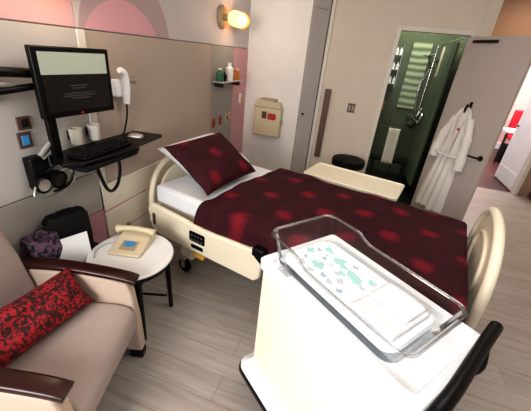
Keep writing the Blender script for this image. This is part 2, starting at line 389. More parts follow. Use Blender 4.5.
b = B(); lathe(b, [(.016, -.148), (.016, -.150), (.001, -.151)], (.385, 0, 1.16), 16, 'y'); obj('emblem', b, 'red', rr_, label='small dark red chest emblem')
b = B(); tube(b, [(.335, -.087, 1.40), (.338, -.10, 1.36), (.35, -.10, 1.33)], .014); obj('hanging_loop', b, 'black', rr_)

# ------------------------------------------------------------------ shower room contents
t = thing('towel', 'cream towel hanging in the dark shower room', 'towel', (.355, 4.66, 0))
b = B(); grid(b, lambda u, v: (-.0+u*.14+.01*v, -.02+.012*math.sin(u*11), .93-.50*v), 14, 10); obj('towel_cloth', b, 'towel', t, solid=.015)
t = thing('towel_bar', 'dark bar holding the cream towel in the shower room', 'rail', (.30, 4.68, 0))
b = B(); tube(b, [(-.14, 0, .935), (.2, 0, .935)], .008, sm=False); obj('bar', b, 'dark', t)
b = B(); tube(b, [(-.14, 0, .935), (-.18, 0, .935), (-.18, .17, .935)], .008, sm=False); tube(b, [(.2, 0, .935), (.2, .0, .05), (.2, .0, .006)], .01, sm=False); obj('bracket', b, 'dark', t)
t = thing('hand_shower', 'chrome hand shower with hose on the green shower wall', 'shower', (.66, 5.1, 0))
b = B(); tube(b, [(.05, 0, 1.0), (.05, 0, 2.0)], .012, sm=False); tube(b, [(.05, 0, 1.9), (.05, .5, 1.9)], .01, sm=False); obj('riser_rail', b, 'chrome', t)
b = B(); tube(b, [(.03, -.03, 1.72), (.0, -.05, 1.80), (-.04, -.07, 1.86)], .016); lathe(b, [(.02, .02), (.055, 0), (.05, -.012), (.01, -.014)], (-.05, -.07, 1.87), 20); obj('shower_handset', b, 'chrome', t)
b = B(); tube(b, [(.03, -.03, 1.72), (-.04, -.04, 1.5), (-.02, -.04, 1.25), (.03, -.04, 1.08), (.08, -.03, 1.2)], .009); obj('hose', b, 'chrome', t)
t = thing('shower_valve', 'round dark chrome shower valve low on the green wall', 'valve', (.64, 4.9, 0))
b = B(); lathe(b, [(.058, 0), (.058, -.012), (.03, -.02), (.028, -.05), (.004, -.055)], (.0, 0, .98), 28, 'y'); obj('valve_plate', b, 'dark', t)
b = B(); tube(b, [(0, -.05, .98), (.03, -.065, 1.02)], .008, sm=False); obj('valve_lever', b, 'chrome', t)
b = B(); tube(b, [(0, 0, .98), (0, .69, .98)], .016, sm=False); obj('pipe', b, 'dark', t)
t = thing('grab_bar', 'short upright pale grab bar beside the shower valve', 'bar', (.72, 5.0, 0))
b = B(); tube(b, [(0, .60, 1.0), (0, 0, 1.0), (0.02, 0, 1.0), (.04, 0, 1.12), (.04, .60, 1.12)], .016, sm=False); obj('bar', b, 'chrome', t)
t = thing('towel_dispenser', 'narrow pale yellow lit panel high in the shower room', 'panel', (.80, 5.2, 0))
b = B(); box(b, 0, .11, 0, .06, 1.62, 2.0); obj('panel_body', b, 'phone', t, .008)
b = B(); box(b, .015, .095, -.004, 0, 1.64, 1.98); obj('panel_face', b, 'towel', t, .002)
b = B(); box(b, .0, .17, .06, .30, 1.8, 1.84); obj('panel_bracket', b, 'dark', t)
t = thing('shower_curtain', 'green shower curtain gathered at the right of the shower room', 'curtain', (.83, 4.55, 0))
b = B(); grid(b, lambda u, v: (.0+.03*math.sin(u*40), u*.9, 2.02-1.85*v), 80, 6); obj('curtain_cloth', b, 'curtain', t)
b = B(); tube(b, [(0, -.19, 2.05), (0, 1.04, 2.05)], .012, sm=False); obj('curtain_rod', b, 'chrome', t)
t = thing('shower_bench', 'dark bench at the floor of the shower room', 'bench', (.45, 4.95, 0))
b = B(); box(b, -.24, .3, -.12, .08, .40, .44); obj('seat', b, 'blackm', t, .01)
b = B(); [box(b, x, x+.03, y, y+.03, .006, .40) for x in (-.2, .25) for y in (-.1, .03)]; split_obj('leg', b, 'dark', t)
t = thing('brass_hinge', 'brass hinge on the left jamb of the shower doorway', 'hinge', (.165, YB+.03, 1.25))
b = B(); box(b, 0, .012, -.03, .03, -.06, .06); tube(b, [(.014, -.03, -.06), (.014, -.03, .06)], .008, sm=False); obj('hinge_leaf', b, 'bronze', t, .001)
t = thing('shower_caddy', 'wire rack of small white bottles left in the shower room', 'rack', (.2, 5.45, 0))
b = B(); [box(b, 0, .12, 0, .1, z, z+.01) for z in (1.45, 1.65, 1.85)]; box(b, 0, .008, .1, .15, 1.4, 2.0); box(b, .11, .12, .1, .15, 1.4, 2.0); obj('rack_frame', b, 'chrome', t)
b = B(); [lathe(b, [(.02, z+.01), (.02, z+.08), (.008, z+.09), (.008, z+.11)], (x, .05, 0), 12) for z in (1.45, 1.65, 1.85) for x in (.03, .085)]; split_obj('bottle', b, 'white', t)

# ------------------------------------------------------------------ hall things seen through the entrance
t = thing('hall_armchair', 'bright red chair in the hallway beyond the entrance', 'chair', (3.62, 8.9, 0))
b = B(); box(b, -.25, .25, -.25, .25, .38, .48); obj('seat', b, 'hallred', t, .03)
b = B(); box(b, -.25, .25, .18, .28, .46, 1.05); obj('backrest', b, 'hallred', t, .04)
for x in (-.22, .19):
    for y in (-.22, .2):
        b = B(); box(b, x, x+.03, y, y+.03, 0, .38); obj('leg', b, 'dark', t)
t = thing('reception_table', 'white topped table in front of the red hallway chair', 'table', (3.25, 8.1, 0))
b = B(); box(b, -.35, .4, -.25, .2, .66, .72); obj('tabletop', b, 'hallwhite', t, .008)
for x in (-.32, .33):
    for y in (-.22, .14):
        b = B(); box(b, x, x+.035, y, y+.035, 0, .66); obj('leg', b, 'dark', t)
t = thing('storage_bin', 'black and white bin under the hallway table', 'bin', (3.28, 8.08, 0))
b = B(); box(b, -.24, .30, -.16, .10, 0, .40); obj('bin_body', b, 'blackm', t, .02)
for x in (-.12, .12):
    b = B(); lathe(b, [(.07, 0), (.07, -.01), (.04, -.012)], (x, -.16, .24), 18, 'y'); obj('bin_label', b, 'hallwhite', t)

# ------------------------------------------------------------------ column, switch, pull handle, sharps box
t = thing('sharps_container', 'beige sharps disposal box mounted on the white column', 'box', (-1.22, 4.05, 0))
b = B(); box(b, -.195, .175, -.12, 0, .69, 1.06); obj('box_body', b, 'sharps', t, .018)
b = B(); prism(b, [(-.2, 1.06), (.18, 1.06), (.14, 1.135), (-.16, 1.155)], 'y', -.125, 0); obj('lid', b, 'sharps', t, .01)
b = B(); box(b, -.12, .09, -.115, -.02, 1.13, 1.17); obj('drop_slot', b, 'sharpsd', t, .006)
b = B(); box(b, -.08, -.015, -.1235, -.12, .92, 1.01); obj('warning_label', b, 'brown', t, label='dark brown square label')
b = B(); prism(b, rrect(.0, .115, .915, .995, .02), 'y', -.1245, -.12); obj('warning_label', b, 'red', t, label='red warning label')
b = B(); lathe(b, [(.018, -.05), (.018, .012), (.01, .02)], (.165, -.06, .86), 16, 'x'); box(b, .17, .185, -.08, -.04, .85, .92); obj('lock', b, 'sharpsd', t)
t = thing('light_switch', 'brown double light switch plate on the beige wall', 'switch', (-.20, YB, 1.165))
b = B(); box(b, -.045, .045, -.008, 0, -.055, .055); obj('plate', b, 'brown', t, .003)
for s in (-1, 1):
    b = B(); box(b, s*.02-.012, s*.02+.012, -.013, -.008, -.035, .035); obj('rocker', b, 'sharpsd', t, .002)
t = thing('pull_handle', 'long dark upright pull handle on the wall beside the closet', 'handle', (-.525, YB, 0))
b = B(); prism(b, rrect(-.038, .038, .46, 1.36, .012), 'y', -.055, -.035); obj('grip', b, 'brown', t, .004)
b = B()
for z in (.6, 1.24): tube(b, [(0, 0, z), (0, -.036, z)], .012, sm=False)
split_obj('standoff', b, 'dark', t)

# stool
t = thing('round_stool', 'black round stool against the beige wall', 'stool', (-.08, 3.93, 0))
b = B(); lathe(b, [(.17, .50), (.205, .51), (.21, .56), (.20, .59), (.12, .60), (.001, .60)], n=40); obj('seat', b, 'blackm', t)
b = B(); lathe(b, [(.16, .485), (.165, .50), (.02, .50)], n=32); obj('seat_plate', b, 'chrome', t)
for k in range(4):
    a = PI/4+k*PI/2; b = B(); tube(b, [(.12*math.cos(a), .12*math.sin(a), .49), (.19*math.cos(a), .19*math.sin(a), .0)], .012, sm=False); obj('leg', b, 'chrome', t)
b = B(); tube(b, [(.165*math.cos(2*PI*k/24), .165*math.sin(2*PI*k/24), .2) for k in range(25)], .007, sm=False); obj('foot_ring', b, 'chrome', t)

# ------------------------------------------------------------------ hospital bed (bed space: x = u along, y = v across)
BA = -math.radians(12.818)
BR = Matrix.Rotation(BA, 4, 'Z')
O = BR @ Vector((-1.78, 1.45, 0))
bed = thing('hospital_bed', 'cream hospital bed made up with maroon rose cover', 'bed', O, BA)
# bed local: x 0..2.14, y 0..0.97
b = B(); box(b, 0, 2.08, 0, .97, .56, .715); obj('mattress', b, 'sheet', bed, .035)
b = B(); box(b, .0, 2.07, .03, .94, .50, .56); obj('bed_deck', b, 'bed', bed, .01)
b = B(); box(b, .25, 1.9, .18, .79, .16, .26); box(b, .35, .45, .25, .72, .26, .5); box(b, 1.6, 1.7, .25, .72, .26, .5); obj('chassis', b, 'bedgrey', bed, .015)
b = B(); box(b, .20, .34, .04, .93, .12, .2); box(b, 1.82, 1.96, .04, .93, .12, .2); split_obj('axle_beam', b, 'bed', bed, bevel=.02)
def caster(parent, x, y, r=.06):
    b = B(); lathe(b, [(r*.3, -.014), (r, -.012), (r, .012), (r*.3, .014)], (x, y, r), 24, 'y'); w = obj('caster', b, 'black', parent)
    b = B(); box(b, x-.02, x+.02, y-.024, y-.016, r*.8, r*2.1); box(b, x-.02, x+.02, y+.016, y+.024, r*.8, r*2.1); box(b, x-.02, x+.02, y-.024, y+.024, r*2.05, r*2.25); obj('caster_fork', b, 'chrome', w)
for x in (.27, 1.89):
    for y in (.03, .94): caster(bed, x, y)
def rail(y0, y1, x0, x1, z0, z1, side):
    b = B(); pts = [(x0, z1-.05), (x0+.03, z1), (x0+.30, z1-.015), (x0+.55, z1-.035), (x1-.12, z1-.02), (x1-.03, z1), (x1, z1-.03), (x1-.01, z0+.04), (x1-.05, z0), (x0+.12, z0), (x0+.03, z0+.05)]
    prism(b, pts, 'y', y0, y1); r = obj('side_rail', b, 'bed', bed, .014)
    b = B(); prism(b, rrect(x0+.445, x0+.555, z0+.04, z0+.07, .010), 'y', (y0-.004 if side < 0 else y1), (y0 if side < 0 else y1+.004)); obj('lower_slot', b, 'black', r)
    yy = y0-.004 if side < 0 else y1
    b = B(); prism(b, rrect(x0+.43, x0+.57, z0+.095, z0+.175, .012), 'y', yy, yy+.004); p = obj('control_panel', b, 'black', r)
    b = B()
    for i in range(4):
        for j in range(2): box(b, x0+.445+i*.030, x0+.462+i*.030, yy-.002, yy, z0+.108+j*.034, z0+.118+j*.034)
    split_obj('button', b, 'gauge', p)
    b = B(); prism(b, rrect(x0+.055, x0+.085, z0+.08, z0+.18, .012), 'y', yy, yy+.004); obj('grip_slot', b, 'brown', r)
    return r
rail(-.105, -.065, .03, 1.06, .365, .615, -1)
b = B(); box(b, .99, 1.075, -.125, -.06, .575, .635); prism(b, [(1.0, .57), (1.07, .52), (1.075, .6)], 'y', -.12, -.07); obj('rail_latch', b, 'black', bed, .012)
r2_ = rail(1.01, 1.05, .03, 1.06, .30, .52, 1)
b = B()
for x in (.3, .8, 1.35):
    box(b, x, x+.04, -.07, .05, .40, .44); box(b, x, x+.04, .92, 1.02, .40, .44)
split_obj('rail_arm', b, 'bedgrey', bed, bevel=.005)
b = B(); box(b, 1.15, 1.95, -.10, -.07, .38, .56); obj('foot_rail', b, 'bed', bed, .014)
b = B(); box(b, .47, .57, -.09, -.03, .305, .345); obj('release_lever', b, 'yellow', bed, .012)
def arch(y0, y1, z0, z1, n=26, p=2.6, bottomw=1.0):
    pts = []
    cy = (y0+y1)/2; hw = (y1-y0)/2
    for i in range(n+1):
        a = PI*i/n; c, s = math.cos(a), math.sin(a)
        pts.append((cy+hw*math.copysign(abs(c)**(2/p), c), z0+(z1-z0)*abs(s)**(2/p)))
    return pts
# headboard
b = B(); tube(b, [(-.05, y, z) for y, z in arch(.0, .97, .38, .90, p=3.4)], .022, n=12, sm=False); hb = obj('headboard', b, 'bed', bed)
b = B(); prism(b, arch(.08, .89, .42, .82, p=3.2), 'x', -.065, -.04); obj('headboard_panel', b, 'bed', hb, .006)
b = B()
for y in (.05, .92): box(b, -.07, .02, y-.025, y+.025, .30, .52)
split_obj('headboard_bracket', b, 'bed', hb, bevel=.01)
# footboard: oval cream board
def oval(cy, cz, hw, hh, n=40, p=2.3):
    out = []
    for i in range(n):
        a = 2*PI*i/n; c, s = math.cos(a), math.sin(a)
        w = hw*(1 if s > 0 else 1-.12*abs(s))
        out.append((cy+w*math.copysign(abs(c)**(2/p), c), cz+hh*math.copysign(abs(s)**(2/p), s)))
    return out
FX = 2.165
b = B(); prism(b, oval(.52, .635, .44, .35), 'x', FX, FX+.025); fb = obj('footboard', b, 'bed', bed, .008)
b = B(); o1 = oval(.52, .635, .45, .36); tube(b, [(FX+.01, y, z) for y, z in o1+[o1[0]]], .027, n=12, sm=False); obj('footboard_rim', b, 'bed', fb)
b = B(); o1 = oval(.53, .69, .24, .18); tube(b, [(FX-.004, y, z) for y, z in o1+[o1[0]]], .012, n=8, sm=False); obj('footboard_grip', b, 'bed', fb)
b = B(); box(b, 2.05, FX, .2, .26, .30, .36); box(b, 2.05, FX, .72, .78, .30, .36); box(b, 1.88, 2.1, .2, .78, .30, .36); obj('footboard_bracket', b, 'bedgrey', fb, .006)

# blanket
def sstep(a, b_, x): x = max(0, min(1, (x-a)/(b_-a))); return x*x*(3-2*x)
prof = [(-.070, .47), (-.064, .60), (-.045, .70), (0.0, .738), (.12, .742), (.5, .748), (.85, .742), (.97, .738), (1.01, .70), (1.02, .60), (1.024, .50)]
pv = spline([(0, p[0], p[1]) for p in prof], 7)
def blf(u, v):
    k = v*(len(pv)-1); i = min(int(k), len(pv)-2); q = pv[i].lerp(pv[i+1], k-i)
    x0 = .46+.17*v; x1 = 2.10
    x = x0+(x1-x0)*min(1, u/.93); z = q.z; y = q.y
    if u > .93:
        d = (u-.93)/.07; x = x1+.018*math.sin(d*PI/2); z = z-.20*d*(1 if z > .7 else .4)
    w = .006*math.sin(x*9+y*7)+.004*math.sin(x*23-y*13)+.004*math.sin(y*31+x*5)
    if .0 < y < .97: z += w+.004
    else: y += w*1.4*(1 if y > .5 else 1)
    if y > .97: y = max(y, .935)
    if y < 0 and z < .64: y = min(y, -.05)
    hem = .012*math.sin(x*14)*(sstep(.62, .5, z)); z += hem
    return (x, y, z)
b = B(); grid(b, blf, 90, len(pv)-1)
bl = obj('blanket', b, 'rose', None, solid=.012); bl.location = O; bl.rotation_euler = (0, 0, BA)
tag(bl, 'dark maroon blanket with red roses spread over the hospital bed', 'blanket')
# folded white sheet band at the head of the blanket is the mattress sheet itself
def pillow(w, d, h, n=24):
    b = B()
    def f(sgn):
        def g(u, v):
            x, y = u*2-1, v*2-1
            e = (max(0, 1-abs(x)**3.2)*max(0, 1-abs(y)**3.2))**.5
            px = x*(1-.07*(1-abs(y)**2)*abs(x)); py = y*(1-.09*(1-abs(x)**2)*abs(y))
            return (px*w/2, py*d/2, sgn*(h/2*e+.003)+.006*math.sin(x*6+y*3)*e)
        return g
    grid(b, f(1), n, n); grid(b, f(-1), n, n)
    bmesh.ops.remove_doubles(b, verts=b.verts[:], dist=.0075)
    return b
p1 = obj('pillow', pillow(.46, .72, .15), 'sheet'); p1.matrix_world = BR @ Matrix.Translation((-1.65, 1.915, .875)) @ Matrix.Rotation(math.radians(4), 4, 'Z') @ Matrix.Rotation(math.radians(24), 4, 'Y')
tag(p1, 'plain white pillow at the head of the bed, under the maroon one', 'pillow', 'pillows at the head of the bed')
p2 = obj('pillow', pillow(.48, .66, .14), 'rosep'); p2.matrix_world = BR @ Matrix.Translation((-1.485, 1.80, .905)) @ Matrix.Rotation(math.radians(2), 4, 'Z') @ Matrix.Rotation(math.radians(33), 4, 'Y')
tag(p2, 'maroon rose patterned pillow resting on the white pillow', 'pillow', 'pillows at the head of the bed')

# overbed table behind the bed
ob = thing('overbed_table', 'cream topped wheeled table along the far side of the bed', 'table', BR @ Vector((-.59, 2.70, 0)), BA)
b = B(); prism(b, rrect(-.42, .42, -.205, .205, .025), 'z', .715, .74); tt = obj('tabletop', b, 'bed', ob, .004)
b = B(); o1 = rrect(-.415, .415, -.20, .20, .025); tube(b, [(x, y, .742) for x, y in o1+[o1[0]]], .009, n=8, sm=False); obj('tabletop_rim', b, 'bed', tt)
b = B(); box(b, .30, .36, -.03, .03, .08, .71); obj('column', b, 'bedgrey', ob, .008)
b = B(); box(b, -.32, .36, -.19, -.15, .06, .10); box(b, -.32, .36, .15, .19, .06, .10); box(b, .30, .36, -.19, .19, .06, .10); obj('base', b, 'bedgrey', ob, .008)
for x in (-.29, .33):
    for y in (-.17, .17): caster(ob, x, y, .03)

# ------------------------------------------------------------------ bassinet
AA = math.atan2(-.612, .791)
bs = thing('bassinet_cart', 'white and cream bassinet cart with black bumper and push bar', 'cart', (-.282, 1.052, 0), AA)
CL, CW = .735, .43
def rr3(x0, x1, y0, y1, r, z, n=5): return [(x, y, z) for x, y in rrect(x0, x1, y0, y1, r, n)]
b = B(); loft(b, [rr3(.0, CL, .0, CW, .015, .235), rr3(.0, CL, .0, CW, .015, .855)]); obj('cabinet_body', b, 'bcab', bs)
b = B(); box(b, CL, CL+.006, .02, CW-.02, .60, .835); box(b, CL, CL+.006, .02, CW-.02, .34, .59); dd = split_obj('drawer_front', b, 'white', bs, bevel=.004)[0]
b = B(); box(b, CL+.006, CL+.02, .14, .29, .70, .715); box(b, CL+.006, CL+.02, .14, .29, .46, .475); split_obj('drawer_pull', b, 'greypanel', dd, bevel=.003)
b = B()
loft(b, [rr3(-.012, CL+.012, -.012, CW+.012, .02, .852), rr3(-.014, CL+.014, -.014, CW+.014, .022, .895), rr3(-.008, CL+.008, -.008, CW+.008, .02, .902),
         rr3(.022, CL-.022, .022, CW-.022, .03, .902), rr3(.03, CL-.03, .03, CW-.03, .03, .882)])
obj('top_tray', b, 'bwhite', bs)
b = B(); loft(b, [rr3(-.055, CL+.05, -.055, CW+.05, .05, .175), rr3(-.055, CL+.05, -.055, CW+.05, .05, .20), rr3(-.02, CL+.02, -.02, CW+.02, .03, .225), rr3(-.005, CL+.005, -.005, CW+.005, .02, .25)]); obj('base_skirt', b, 'bwhite', bs)
b = B(); loft(b, [rr3(-.062, CL+.057, -.062, CW+.057, .05, .145), rr3(-.062, CL+.057, -.062, CW+.057, .05, .177)]); obj('bumper', b, 'black', bs, .006)
for x in (.02, CL-.02):
    for y in (.02, CW-.02): caster(bs, x, y, .064)
b = B(); tube(b, [(CL+.03, -.05, .84), (CL+.035, .02, .91), (CL+.03, .12, .925), (CL+.015, .25, .925), (CL+.0, .38, .925), (CL-.012, .50, .925)], .021, n=14); hb = obj('push_bar', b, 'black', bs)
b = B(); tube(b, [(CL+.03, .06, .91), (CL+.035, .06, .80), (CL+.0, .06, .76)], .014); tube(b, [(CL+.0, .40, .915), (CL+.02, .40, .82), (CL, .40, .76)], .014); split_obj('bar_bracket', b, 'black', hb)

tb = thing('bassinet_tub', 'clear acrylic baby tub sitting on the bassinet cart', 'tub', (-.312, 1.074, .882), AA)
CX, CY = .36, .207
def tl(hx_, hy, r, z, lift=0, n=6):
    out = []
    for x, y in rrect(CX-hx_, CX+hx_, CY-hy, CY+hy, r, n):
        out.append((x, y, z+lift*(1-sstep(.22, .30, x))))
    return out
def densify(loop, m=4):
    out = []
    for i in range(len(loop)):
        p, q = Vector(loop[i]), Vector(loop[(i+1) % len(loop)])
        k = max(1, int((q-p).length/.03)) if (q-p).length > .05 else 1
        k = 20 if (q-p).length > .3 else (10 if (q-p).length > .1 else 1)
        for j in range(k): out.append(tuple(p.lerp(q, j/k)))
    return out
def dl_(hx_, hy, r, z, lift=0):
    base = densify([(x, y, z) for x, y in rrect(CX-hx_, CX+hx_, CY-hy, CY+hy, r, 6)])
    return [(x, y, z_+lift*(1-sstep(.20, .27, x))) for x, y, z_ in base]
b = B(); loft(b, [dl_(.285, .145, .04, .004), dl_(.300, .160, .05, .012), dl_(.332, .178, .05, .110, .03)], True, False); tub = obj('tub_shell', b, 'acry', tb)
b = B(); loft(b, [dl_(.332, .178, .05, .110, .03), dl_(.342, .188, .052, .114, .03), dl_(.345, .191, .052, .108, .03)], False, False); obj('tub_rim', b, 'acryrim', tb, solid=.002)
ms = thing('bassinet_mattress', 'thin white mattress with teal and blue print inside the clear tub', 'mattress', (-.312, 1.074, .882), AA)
b = B(); loft(b, [rr3(CX-.272, CX+.272, CY-.135, CY+.135, .04, .014), rr3(CX-.282, CX+.282, CY-.142, CY+.142, .045, .03), rr3(CX-.276, CX+.276, CY-.136, CY+.136, .045, .044), rr3(CX-.25, CX+.25, CY-.11, CY+.11, .04, .047)]); mo = obj('mattress_pad', b, 'bwhite', ms)
def blob(b, x, y, s, z=.0475, k=7):
    ph = random.random()*6
    pts = [(x+s*(1+.35*math.sin(3*a+ph))*math.cos(a)*1.2, y+s*(1+.3*math.cos(2*a+ph))*math.sin(a)) for a in [2*PI*i/18 for i in range(18)]]
    prism(b, pts, 'z', z-.001, z+.0006)
prints = dict(teal=[(.15, .28, .016), (.17, .275, .011), (.24, .26, .022), (.27, .245, .016), (.215, .16, .020), (.19, .155, .012), (.33, .235, .024), (.365, .225, .017), (.30, .205, .012), (.115, .20, .014), (.40, .27, .014)],
              blue=[(.13, .24, .010), (.19, .215, .009), (.30, .29, .010), (.27, .13, .012), (.14, .15, .009), (.37, .12, .010)],
              greyprint=[(.18, .24, .008), (.29, .19, .011), (.33, .165, .013), (.245, .205, .008), (.40, .21, .010), (.22, .105, .012), (.16, .11, .014), (.31, .12, .012)])
for kk, L in prints.items():
    b = B(); [blob(b, *q, z=.0475+.0004*i+dict(teal=0, blue=.00015, greyprint=.00025)[kk]) for i, q in enumerate(L)]; split_obj('printed_motif', b, kk, mo, smooth=False)
fb2 = thing('folded_blanket', 'small folded white blanket at the far end of the bassinet', 'blanket', (-.312, 1.074, .882), AA)
b = B(); grid(b, lambda u, v: (CX+.08+.175*u, CY-.115+.23*v, .052+.008*math.sin(u*PI)+.0015*math.sin(v*15)), 16, 16); obj('cloth_fold', b, 'sheet', fb2, solid=.006)
b = B(); grid(b, lambda u, v: (CX+.085+.155*u, CY-.02+.13*v, .065+.006*math.sin(u*PI)), 12, 10); obj('cloth_fold', b, 'bwhite', fb2, solid=.006)
cp = tag(obj('clear_clip', (lambda b: (box(b, .10, .16, .018, .05, .905, .915), b)[1])(B()), 'acryrim', None, .003), 'small clear plastic tab on the bassinet cart top', 'clip'); cp.location = (-.292, 1.047, 0); cp.rotation_euler = (0, 0, AA)

# ------------------------------------------------------------------ side table and phone
tbx, tby = -1.17, 1.235
st = thing('side_table', 'round white topped side table with black legs', 'table', (tbx, tby, 0), math.radians(18))
b = B(); lathe(b, [(.225, .497), (.245, .503), (.248, .512), (.243, .52), (.001, .521)], n=64); obj('tabletop', b, 'table', st)
b = B(); lathe(b, [(.19, .455), (.225, .458), (.228, .497), (.19, .497)], n=48); obj('apron', b, 'black', st)
for k in range(4):
    a = math.radians(-55)+k*PI/2-.1; c, s = math.cos(a), math.sin(a)
    b = B(); tube(b, [(c*.205, s*.205, .47), (c*.218, s*.218, .0)], .0, n=12, sm=False, rr=lambda t: .020-.006*t); obj('leg', b, 'black', st)
b = B(); tube(b, [(.0, .2, .2), (0, -.2, .2)], .008, sm=False); tube(b, [(.2, 0, .2), (-.2, 0, .2)], .008, sm=False)
split_obj('cross_brace', b, 'black', st)
ph = thing('desk_phone', 'beige corded phone on the round side table', 'phone', (-1.215, 1.30, .521), math.radians(28))
b = B(); prism(b, [(-.12, 0), (.12, 0), (.12, .02), (.02, .035), (-.12, .065)], 'y', -.10, .10)
bmesh.ops.rotate(b, verts=b.verts[:], cent=(0, 0, 0), matrix=Matrix.Rotation(-PI/2-.25, 3, 'Z')); pb = obj('phone_base', b, 'phone', ph, .01)
R0 = Matrix.Rotation(-PI/2-.25, 3, 'Z')
def rot_(b): bmesh.ops.rotate(b, verts=b.verts[:], cent=(0, 0, 0), matrix=R0); return b
b = B(); tube(b, [(-.065, -.12, .075), (-.065, -.08, .085), (-.065, .0, .092), (-.065, .08, .085), (-.065, .12, .075)], 0, n=12, rr=lambda t: .017+.012*(abs(t-.5)*2)**3); obj('handset', rot_(b), 'phone', ph)
b = B(); box(b, .0, .085, -.05, .05, .0305, .034, Matrix.Rotation(math.radians(8), 3, 'Y')); obj('keypad', rot_(b), 'sharpsd', pb, .002)
b = B(); prism(b, [(.03+.028*math.cos(a), .035*math.sin(a)) for a in [2*PI*i/20 for i in range(20)]], 'z', .036, .040); obj('blue_key', rot_(b), 'bluelabel', pb, label='blue oval key panel')
b = B(); box(b, -.118, -.10, -.085, -.06, .06, .10); obj('hook_switch', rot_(b), 'brown', pb, .003)
b = B(); tube(b, [(-.11, .03, .012), (-.16, .02, .006), (-.20, -.05, .005), (-.19, -.12, .005)], .004); obj('phone_cord', b, 'greypanel', ph)

# black stand with bags between chair and wall
sd = thing('storage_cart', 'low black stand against the pink wall behind the side table', 'stand', (-1.485, 1.06, 0))
b = B(); box(b, -.12, .085, -.2, .24, .42, .46); box(b, -.12, .085, -.2, .24, .05, .09); split_obj('shelf', b, 'blackm', sd, bevel=.006)
for x in (-.11, .06):
    for y in (-.19, .21):
        b = B(); box(b, x, x+.02, y, y+.02, 0, .42); obj('leg', b, 'blackm', sd)
bg = thing('tote_bag', 'black upright bag standing beside the side table', 'bag', (-1.51, 1.125, .46), math.radians(-14))
b = B(); loft(b, [rr3(-.06, .06, -.11, .11, .03, 0), rr3(-.065, .065, -.115, .115, .035, .15), rr3(-.055, .055, -.115, .115, .04, .28), rr3(-.035, .035, -.10, .10, .03, .31)]); bb = obj('bag_body', b, 'blackm', bg)
b = B(); tube(b, [(-.0, -.05, .305), (0, -.04, .325), (0, .04, .325), (0, .05, .305)], .006); obj('bag_handle', b, 'blackm', bg)
pa = thing('paper_booklet', 'white sheet of paper leaning on the black bag', 'paper', (-1.425, 1.07, .46), math.radians(-22))
b = B(); box(b, -.004, .004, -.085, .085, .0, .20, Matrix.Rotation(math.radians(-6), 3, 'Y')); obj('page', b, 'sheet', pa, .001)
pbg = thing('gift_bag', 'small patterned purple bag beside the black bag', 'bag', (-1.51, .955, .46), math.radians(-8))
b = B(); loft(b, [rr3(-.05, .05, -.08, .08, .015, 0), rr3(-.055, .055, -.085, .085, .015, .16), rr3(-.045, .045, -.075, .075, .015, .25)], True, True); obj('bag_body', b, 'bagp', pbg)
b = B(); tube(b, [(.03, -.04, .24), (.03, -.03, .30), (.03, .03, .30), (.03, .04, .24)], .004); obj('bag_handle', b, 'dark', pbg)

# ------------------------------------------------------------------ armchair (faces local +x)
CA = math.radians(17)
ch = thing('armchair', 'beige upholstered armchair with dark wooden armrests', 'armchair', (-1.165, .625, 0), CA)
b = B()
def seatf(u, v):
    x = -.30+.66*u; y = -.255+.51*v
    z = .435+.012*math.sin(v*PI)-.03*(1-u)*.4
    if u > .86: k = (u-.86)/.14; x = .268+.065*math.sin(k*PI/2); z -= .17*(1-math.cos(k*PI/2))
    return (x, y, z)
L = []
for (x, z) in [(-.30, .25), (-.30, .425), (.0, .435), (.22, .44), (.29, .425), (.325, .385), (.325, .29), (.30, .25)]: L.append((x, z))
prism(b, L, 'y', -.262, .262); obj('seat_cushion', b, 'chair', ch, .022)
b = B(); box(b, -.28, .28, -.26, .26, .20, .26); obj('seat_frame', b, 'blackm', ch, .01)
b = B(); L = [(-.335, .22), (-.17, .22), (-.17, .45), (-.215, .70), (-.255, .93), (-.285, 1.0), (-.335, .99), (-.35, .9), (-.345, .6)]
pr = prism(b, L, 'y', -.262, .262)
for v in pr:
    if v.co.z > .85: v.co.y *= .86
obj('backrest', b, 'chair', ch, .035)
for s in (-1, 1):
    yi, yo = s*.265, s*.325
    y0, y1 = min(yi, yo), max(yi, yo)
    b = B(); L = [(-.335, .07), (-.22, .06), (-.18, .18), (.10, .20), (.245, .06), (.325, .06), (.318, .30), (.30, .50), (.285, .560), (.18, .585), (.0, .608), (-.2, .606), (-.335, .592), (-.34, .5)]
    prism(b, L, 'y', y0, y1); sp = obj('side_panel', b, 'chairside', ch, .014)
    b = B(); yc = (y0+y1)/2
    tube(b, [(-.345, yc, .615), (-.25, yc, .622), (-.04, yc, .628), (.14, yc, .612), (.27, yc, .592), (.328, yc, .574)], 0, prof=rrect(-.037, .037, -.016, .016, .013, 4), upv=(0, 0, 1)); obj('armrest', b, 'wood', ch, .004)
    for x in (-.285, .285):
        b = B(); box(b, x-.04, x+.04, yc-.028, yc+.028, 0, .062); obj('foot', b, 'black', ch, .008)
# red cushion
cu = obj('lumbar_cushion', pillow(.22, .48, .11), 'redcush')
cu.matrix_world = Matrix.Translation((-1.155, .62, 0)) @ Matrix.Rotation(CA, 4, 'Z') @ Matrix.Translation((-.03, .045, .555)) @ Matrix.Rotation(math.radians(-21), 4, 'Z') @ Matrix.Rotation(math.radians(52), 4, 'Y')
tag(cu, 'long red and black damask cushion leaning on the armchair back', 'cushion')

